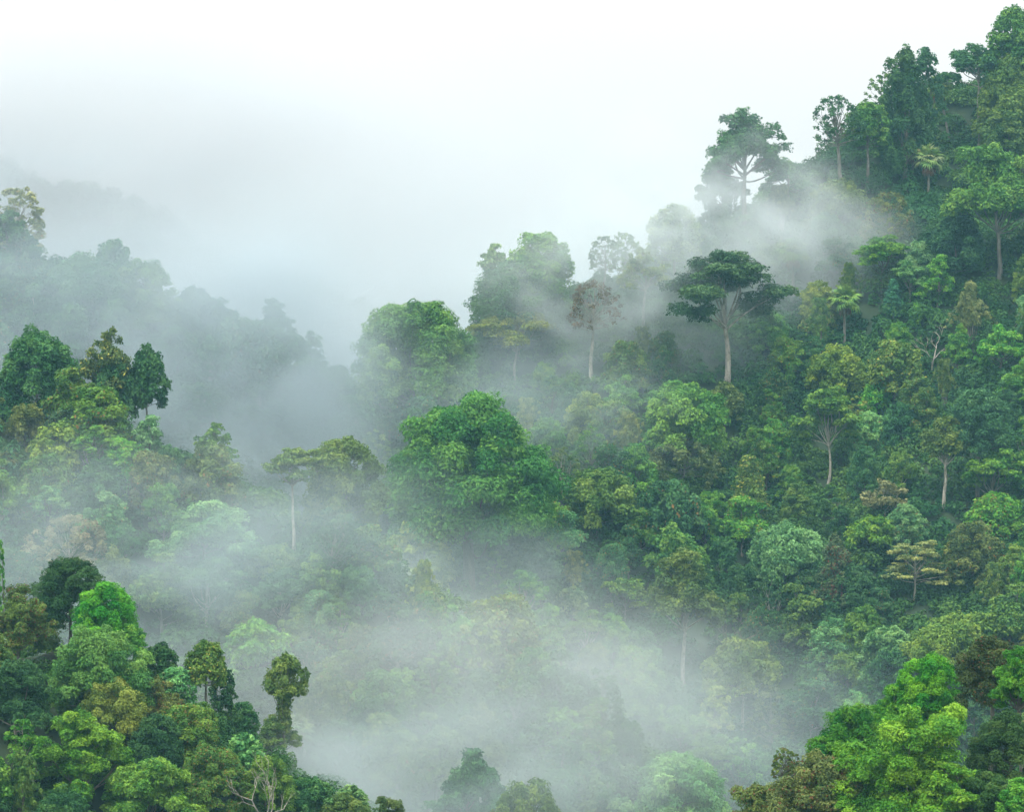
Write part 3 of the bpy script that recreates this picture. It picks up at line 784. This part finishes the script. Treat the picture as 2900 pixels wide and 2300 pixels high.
T_('spread', 705, 1520, 130, 200, (500, 620), 'teal', 'dim bluish tree in mist right of the drooping misty palm', None, cf=0.8, seed=43)

# the near treetops at lower right
NR = dict(leaf=0.18)
T_('dome', 1960, 1380, 145, 330, 'fright', 'vivid', 'vivid green rounded treetop standing highest in the near right group', 'vivid near treetop', cf=0.75, seed=44, **NR)
T_('spread', 1885, 1448, 150, 300, 'fright', 'vivid', 'vivid green tree just left of the highest near right treetop', None, cf=0.8, seed=14, **NR)
T_('dome', 1800, 1486, 170, 320, 'fright', (0.055, 0.20, 0.014), 'deep green tree sloping down towards the mist at lower right', 'deep green sloping tree', cf=0.85, seed=45, **NR)
T_('dome', 1738, 1545, 110, 300, 'fright', (0.055, 0.19, 0.014), 'deep green low treetop at the tip of the sloping near group', None, cf=0.85, seed=46, **NR)
T_('spread', 1935, 1492, 310, 420, 'fright', 'lime', 'lime green spreading tree with pale winding limbs at lower right', 'lime spreading near tree', cf=0.75, seed=12, bark='pale', fork=True, W0=18.0, rt=0.26, dens=0.8, **NR)
T_('spread', 1815, 1568, 230, 330, 'fright', 'lime', 'yellow-green layered tree left of the winding pale limbs', 'yellow-green layered near tree', cf=0.8, seed=13, **NR)
T_('umbrella', 2010, 1610, 170, 300, 'fright', (0.11, 0.28, 0.022), 'light green tiered tree right of the winding pale limbs', None, cf=0.7, seed=14, **NR)
T_('dome', 1885, 1655, 240, 260, 'fright', 'green', 'shaded green tree on the bottom edge under the lime spreading near tree', None, cf=0.9, seed=51, **NR)
T_('dome', 1740, 1588, 240, 330, 'fright', 'olive', 'red-tinged bushy tree in front of the near right group', 'red-tinged near tree', cf=0.9, seed=57, fleck=0.16, fm='brown', dens=0.9, bark='grey', **NR)
T_('sparse', 1652, 1576, 60, 300, 'fright', 'olive', 'upright red-tipped sprig left of the red-tinged near tree', None, cf=0.6, seed=11, fleck=0.35, fm='brown', dens=1.5, **NR)
T_('spread', 1595, 1635, 190, 330, 'fright', 'olive', 'low red-tipped bush reaching leftmost at the bottom right', 'low red-tipped bush', cf=0.9, seed=58, fleck=0.2, fm='brown', dens=0.9, **NR)
T_('dome', 2082, 1342, 150, 380, 'fright', (0.055, 0.085, 0.026), 'very dark brownish tree behind the vivid near treetop', 'very dark near tree', cf=0.9, seed=47, fleck=0.12, fm='brown', **NR)
T_('spread', 2150, 1365, 150, 380, 'fright', 'vivid', 'bright green boughs cut by the right edge at lower right', 'bright right-edge boughs', cf=0.8, seed=15, **NR)
T_('dome', 2125, 1500, 150, 300, 'fright', (0.045, 0.12, 0.022), 'deep shadowy green tree in the lower right corner', 'shadowy corner tree', cf=0.9, seed=48, **NR)
T_('dome', 2085, 1620, 160, 260, 'fright', (0.05, 0.12, 0.024), 'low dark shrub-like tree on the bottom edge at right', None, cf=0.9, seed=49, **NR)
T_('dome', 2150, 1640, 90, 260, 'fright', 'bright', 'light green leafy tree in the very lower right corner', None, cf=0.9, seed=50, **NR)

# ------------------------------------------------------------------ all the other trees of the slopes
NAMED = list(TREES)
FK = [('dome', 60), ('dome', 61), ('dome', 62), ('dome', 63), ('spread', 64), ('spread', 65), ('spread', 66), ('bamboo', 67), ('spread', 74), ('spread', 75), ('umbrella', 70), ('sparse', 71), ('dome', 72), ('open', 73)]
FT = ['dark', 'dark', 'teal', 'teal', 'teal', 'teal', 'mid', 'mid', 'mid', 'green', 'green', 'green', 'olive', 'mint', 'yellow', 'bright']
FILL = []
TRUNKS = [(1528, 690, 805), (620, 1010, 1160), (1744, 930, 1000), (1443, 1290, 1450), (988, 1090, 1240), (1568, 360, 420), (2060, 180, 300), (1993, 230, 300),
          (1670, 560, 620), (1778, 660, 715), (1240, 640, 790), (433, 1440, 1530), (1562, 1440, 1530), (1085, 740, 790), (2105, 500, 575), (1990, 960, 1060), (1926, 1215, 1255)]
def hides_trunk(px, top, w, h):
    return any(abs(px - a) < 0.45 * w + 10 and top < y1 and top + 0.8 * h > y0 for a, y0, y1 in TRUNKS)
def near_named(px, py, w):
    for t in NAMED + FILL:
        f = 0.34 if t['named'] else 0.255
        if math.hypot((px - t['px']), (py - t['py']) * 1.25) < f * (w + t['w']):
            return True
    return False
rr = random.Random(5)
def visible_ground(px, py):
    D = np.arange(250, 1010, 2.0)
    X = (px - CX) * K * D; Z = (CY - py) * K * D
    f = terrain(X, D) - Z
    h = np.nonzero(f >= 0)[0]
    return (X[h[0]], D[h[0]]) if len(h) else None
row = 0
for pyb in range(520, 2150, 36):
    row += 1
    for pxb in range(-70, 2240, 56):
        px = pxb + (row % 2) * 28 + rr.uniform(-22, 22); py = pyb + rr.uniform(-16, 16)
        q = visible_ground(px, py)
        k, s = rr.choice(FK); tint = rr.choice(FT); wm = rr.uniform(7.5, 13) if rr.random() < 0.6 else rr.uniform(13, 23); hm = rr.uniform(9, 12) + wm * 0.4
        if k in ('column', 'cone'): wm *= 0.65; hm *= 1.1
        if k == 'bamboo': tint = rr.choice(['olive', 'olive', 'mid', 'mid', 'yellow'])
        if q is None: continue
        X, D = q
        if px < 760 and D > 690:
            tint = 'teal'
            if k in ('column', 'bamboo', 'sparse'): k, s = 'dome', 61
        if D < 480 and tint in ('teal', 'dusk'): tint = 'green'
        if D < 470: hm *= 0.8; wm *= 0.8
        m = K * D
        wpx, hpx = wm / m, hm / m
        top = py - hpx
        pc = top + min(hpx * 0.4, wpx * 0.5)
        if px < -20 - wpx * 0.3 or px > 2176 + wpx * 0.3 or pc > 1730: continue
        if near_named(px, pc, wpx) or hides_trunk(px, top, wpx, hpx): continue
        leaf = 0.5 if D > 500 else 0.42
        if k == 'bamboo': leaf *= 0.9
        W0 = 12.0; H0 = W0 * max(0.7, round(hpx / wpx * 2.5) / 2.5)
        pr = proto(k, s, W0, H0, {'bamboo': 1.0, 'umbrella': 0.8, 'open': 0.85}.get(k, 0.92), leaf, 1.0, 0.0 if s % 3 else 0.06, 'plain' if s % 3 else 'orange')
        name = {'bamboo': 'bamboo_clump', 'dome': 'broadleaf_tree', 'sparse': 'slender_tree'}.get(k, 'spreading_tree')
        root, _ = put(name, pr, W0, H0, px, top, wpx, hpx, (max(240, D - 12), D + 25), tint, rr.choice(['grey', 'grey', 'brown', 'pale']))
        record(root, px, top, wpx, hpx, None, None, 'bamboo' if k == 'bamboo' else 'tree', tint=tint, kind=k)
        FILL.append(TREES[-1])
print('named', len(NAMED), 'filled', len(FILL))

# labels of the others: their look, and where they stand from a tree one can find
TW_ = {'dark': 'dark green', 'teal': 'bluish-green', 'mid': 'mid-green', 'green': 'fresh green', 'olive': 'olive', 'dusk': 'dull dark', 'mint': 'pale minty', 'yellow': 'yellowish', 'khaki': 'ochre', 'bright': 'bright green'}
KW_ = {'dome': 'rounded', 'spread': 'spreading', 'bamboo': 'arching', 'column': 'narrow', 'umbrella': 'flat-topped', 'sparse': 'thin-leaved', 'cone': 'pointed', 'open': 'open-crowned', 'mushroom': 'mushroom-shaped'}
def direction(dx, dy):
    a = math.degrees(math.atan2(-dy, dx)) % 360
    return ['right of', 'above and right of', 'above', 'above and left of', 'left of', 'below and left of', 'below', 'below and right of'][int((a + 22.5) // 45) % 8]
ORD = ['nearest', 'second nearest', 'third nearest', 'fourth nearest', 'fifth nearest', 'sixth nearest', 'seventh nearest', 'eighth nearest']
LM = [t for t in NAMED if t['short']]
sect = {}
for i, l in enumerate(LM):
    for t in TREES:
        if t is l: continue
        dx, dy = t['px'] - l['px'], t['py'] - l['py']
        sect.setdefault((i, direction(dx, dy)), []).append((math.hypot(dx, dy), id(t)))
for v in sect.values(): v.sort()
rank = {}
for (i, dr), v in sect.items():
    for n, (d, tid) in enumerate(v): rank.setdefault(tid, []).append((n + d / 260.0, n, i, dr))
for t in FILL:
    _, n, i, dr = min(rank[id(t)])
    noun = 'bamboo clump' if t['kind'] == 'bamboo' else 'tree'
    t['root']['label'] = f"{TW_[t['tint']]} {KW_[t['kind']]} {noun}, {ORD[min(n, 7)]} {dr} the {LM[i]['short']}"
    if len(t['root']['label'].split()) > 16: t['root']['label'] = t['root']['label'].replace(TW_[t['tint']] + ' ', '')
    t['root']['group'] = 'bamboo clumps on the forested slopes' if t['kind'] == 'bamboo' else 'broadleaf trees on the forested slopes'
for t in NAMED:
    g = {'palm': 'fan palms on the slopes', 'bare': 'leafless trees among the green ones', 'bamboo': 'bamboo clumps on the forested slopes'}.get(t['kind'], 'broadleaf trees on the forested slopes')
    if 'creeper' in t['root'].name: g = 'trees covered in creepers'
    t['root']['group'] = g

# ------------------------------------------------------------------ undergrowth and the far forest
def cover(name, pts, rlo, rhi, leaf, dens, base, seed, small=None):
    rng = np.random.default_rng(seed)
    n = len(pts)
    r = rng.uniform(rlo, rhi, n)
    if small is not None: r = np.where(small, 2.7, r)
    lift = rng.uniform(0.0, 0.6, n)
    if small is not None: lift = np.where(small, -0.15, lift)
    C = pts + np.stack([0 * r, 0 * r, r * lift], 1)
    R = np.stack([r, r, r * rng.uniform(0.7, 1.2, n)], 1)
    V, Fq, tone, idx, d = leaves(rng, C, R, leaf, dens, droop=0.5, low=-0.2)
    me = mesh_from(name, V, Fq, tone=tone, fleck=np.zeros(len(Fq)))
    me.materials.append(foliage_mat(name + '_leaves', (0.1, 0.15, 0.04), False, base, 0.03))
    o = bpy.data.objects.new(name, me); COL.objects.link(o)
    tag(o, kind='stuff')
    return o
rng = np.random.default_rng(3)
P = []
for y in np.arange(250, 960, 4.2):
    hw = 0.185 * y + 12
    x = np.arange(-hw, hw, 4.2)
    P.append(np.stack([x + rng.uniform(-1.8, 1.8, len(x)), y + rng.uniform(-1.8, 1.8, len(x))], 1))
P = np.concatenate(P)
z = terrain(P[:, 0], P[:, 1])
# leave out slopes that face away or lie under the view
vis = (z / P[:, 1] > -0.162) & (terrain(P[:, 0], P[:, 1] + 4) - z > -1.2)
clear = np.zeros(len(P), bool)
for a, y0, y1 in TRUNKS:
    sx = CX + P[:, 0] / P[:, 1] / K; sy = CY - z / P[:, 1] / K
    clear |= (abs(sx - a) < 34) & (sy > y0) & (sy < y1 + 75)
P3 = np.concatenate([P[vis], z[vis, None]], 1)
print('undergrowth', len(P3))
nearp = P3[:, 1] < 490
ug = cover('undergrowth', P3[~nearp], 1.6, 4.4, 0.75, 0.75, (0.042, 0.125, 0.036), 4, clear[vis][~nearp])  # dark base tint paints in the shade of the recesses between crowns
un = cover('undergrowth', P3[nearp], 1.2, 2.6, 0.36, 0.75, (0.042, 0.125, 0.03), 5)  # same gap shade put into the near tint
tag(un, 'fine leafy undergrowth on the two near ridges', 'undergrowth')
tag(ug, 'low tangled green undergrowth filling the gaps between the trees', 'undergrowth')
P = []
for y in np.arange(1120, 1290, 9.0):
    x = np.arange(-260, 200, 9.0)
    P.append(np.stack([x + rng.uniform(-4, 4, len(x)), y + rng.uniform(-4, 4, len(x))], 1))
P = np.concatenate(P)
z = terrain(P[:, 0], P[:, 1])
ff = cover('far_forest', np.concatenate([P, z[:, None] + 3], 1), 4.0, 8.5, 2.0, 0.8, (0.035, 0.12, 0.06), 6)
tag(ff, 'far wooded mountainside almost lost in the mist', 'forest')

# ------------------------------------------------------------------ haze and mist
hz = bpy.data.meshes.new('haze')
x0, x1, y0, y1, z0, z1 = -3900, 3900, -320, 4300, FLOOR - 12, 165
hz.from_pydata([(x0, y0, z0), (x1, y0, z0), (x1, y1, z0), (x0, y1, z0), (x0, y0, z1), (x1, y0, z1), (x1, y1, z1), (x0, y1, z1)], [],
               [(0, 3, 2, 1), (4, 5, 6, 7), (0, 1, 5, 4), (1, 2, 6, 5), (2, 3, 7, 6), (3, 0, 4, 7)])
m, N, L = mat('haze')
out = N.new('ShaderNodeOutputMaterial')
pv = N.new('ShaderNodeVolumePrincipled')
pv.inputs['Color'].default_value = (0.36, 0.78, 0.97, 1)
pv.inputs['Density'].default_value = 0.00009
pv.inputs['Anisotropy'].default_value = 0.0
L.new(pv.outputs[0], out.inputs['Volume'])
hz.materials.append(m)
ho = bpy.data.objects.new('haze', hz); COL.objects.link(ho)
tag(ho, 'thin even haze filling the whole valley', 'haze', kind='stuff')

import bmesh
bmx = bmesh.new(); bmesh.ops.create_icosphere(bmx, subdivisions=3, radius=1.0)
ball = bpy.data.meshes.new('mist'); bmx.to_mesh(ball); bmx.free()
MI = [0]
def mist(px, py, D, wpx, hpx, depth, tau, label, ns=38.0, tilt=0.0, lo=0.26, hi=0.74, col=(0.62, 0.725, 0.755)):
    """a drifting bank of mist: soft-edged, uneven; tau is about its optical depth through the middle"""
    MI[0] += 1
    m, N, L = mat('mist')
    out = N.new('ShaderNodeOutputMaterial')
    tc = N.new('ShaderNodeTexCoord')
    ln = N.new('ShaderNodeVectorMath'); ln.operation = 'LENGTH'
    L.new(tc.outputs['Object'], ln.inputs[0])
    fo = N.new('ShaderNodeMapRange'); fo.interpolation_type = 'SMOOTHERSTEP'
    fo.inputs['From Min'].default_value = 1.0; fo.inputs['From Max'].default_value = 0.2
    L.new(ln.outputs['Value'], fo.inputs[0])
    mp = N.new('ShaderNodeMapping'); mp.inputs['Location'].default_value = (MI[0] * 3.7, MI[0] * 1.9, MI[0] * 5.3)
    mp.inputs['Scale'].default_value = (wpx / 2 * K * D / ns, depth / 2 / ns, hpx / 2 * K * D / ns * 1.5)
    L.new(tc.outputs['Object'], mp.inputs[0])
    nz = N.new('ShaderNodeTexNoise'); nz.inputs['Scale'].default_value = 1.0; nz.inputs['Detail'].default_value = 4
    nz.inputs['Distortion'].default_value = 0.5
    L.new(mp.outputs[0], nz.inputs['Vector'])
    nr = N.new('ShaderNodeMapRange'); nr.interpolation_type = 'SMOOTHSTEP'
    nr.inputs['From Min'].default_value = lo; nr.inputs['From Max'].default_value = hi
    L.new(nz.outputs[0], nr.inputs[0])
    mu = N.new('ShaderNodeMath'); mu.operation = 'MULTIPLY'
    L.new(fo.outputs[0], mu.inputs[0]); L.new(nr.outputs[0], mu.inputs[1])
    m2 = N.new('ShaderNodeMath'); m2.operation = 'MULTIPLY'
    L.new(mu.outputs[0], m2.inputs[0]); m2.inputs[1].default_value = tau / (0.5 * depth)
    pv = N.new('ShaderNodeVolumePrincipled')
    pv.inputs['Color'].default_value = (*col, 1)
    L.new(m2.outputs[0], pv.inputs['Density'])
    L.new(pv.outputs[0], out.inputs['Volume'])
    me = ball.copy(); me.name = 'mist'; me.materials.append(m)
    o = bpy.data.objects.new('mist_bank', me); COL.objects.link(o)
    o.location = ((px - CX) * K * D, D, (CY - py) * K * D)
    o.scale = (wpx / 2 * K * D, depth / 2, hpx / 2 * K * D)
    o.rotation_euler = (0, tilt, 0)
    tag(o, label, 'mist', kind='stuff')
    return o
mist(1400, 1580, 628, 1700, 740, 80, 0.6, 'thick mist pooled at the bottom of the valley', col=(0.55, 0.66, 0.70), ns=28)
mist(1000, 1520, 512, 2000, 800, 40, 1.1, 'mist drifting in front of the bottom of the valley', ns=26, lo=0.2, col=(0.66, 0.72, 0.73))
mist(980, 1640, 444, 1300, 480, 26, 1.0, 'light mist over the treetops at the bottom centre')
mist(380, 1200, 532, 1800, 820, 40, 0.85, 'thin veil of mist across the left slope', ns=24)
mist(1000, 1220, 680, 1000, 340, 40, 0.45, 'mist in the hollow round the foot of the huge central tree', ns=20)
mist(540, 830, 722, 900, 1050, 50, 2.6, 'mist filling the gap between the two ridges', col=(0.60, 0.69, 0.74))  # lowered colour paints this mist as the less-lit side
mist(720, 760, 900, 1900, 1100, 120, 2.0, 'cloud rising behind the valley gap', ns=60, col=(0.66, 0.73, 0.77))  # colour darkened to stand in for weaker light over the gap
mist(1600, 480, 845, 1150, 560, 40, 1.4, 'bright mist breaking over the ridge below the tall skyline tree', ns=20, tilt=0.5, lo=0.3, col=(0.80, 0.86, 0.885))
mist(1130, 850, 752, 850, 440, 40, 0.65, 'mist trailing across the left end of the ridge', ns=20, tilt=0.1)
mist(1330, 610, 810, 1000, 640, 40, 1.3, 'pale mist hanging on the ridge left of the umbrella tree', ns=20, col=(0.77, 0.84, 0.865))
mist(100, 640, 700, 1500, 1000, 60, 0.85, 'mist in front of the far left slopes', col=(0.58, 0.67, 0.73), ns=30)  # darker colour stands in for less light on the left
mist(100, 430, 1080, 3000, 1500, 180, 2.6, 'bank of grey cloud hiding the far mountainside', ns=60, lo=0.05, col=(0.78, 0.81, 0.84))
mist(0, 0, 1000, 1900, 900, 120, 0.55, 'grey cloud in the upper left', ns=60, lo=0.1, col=(0.84, 0.855, 0.87))
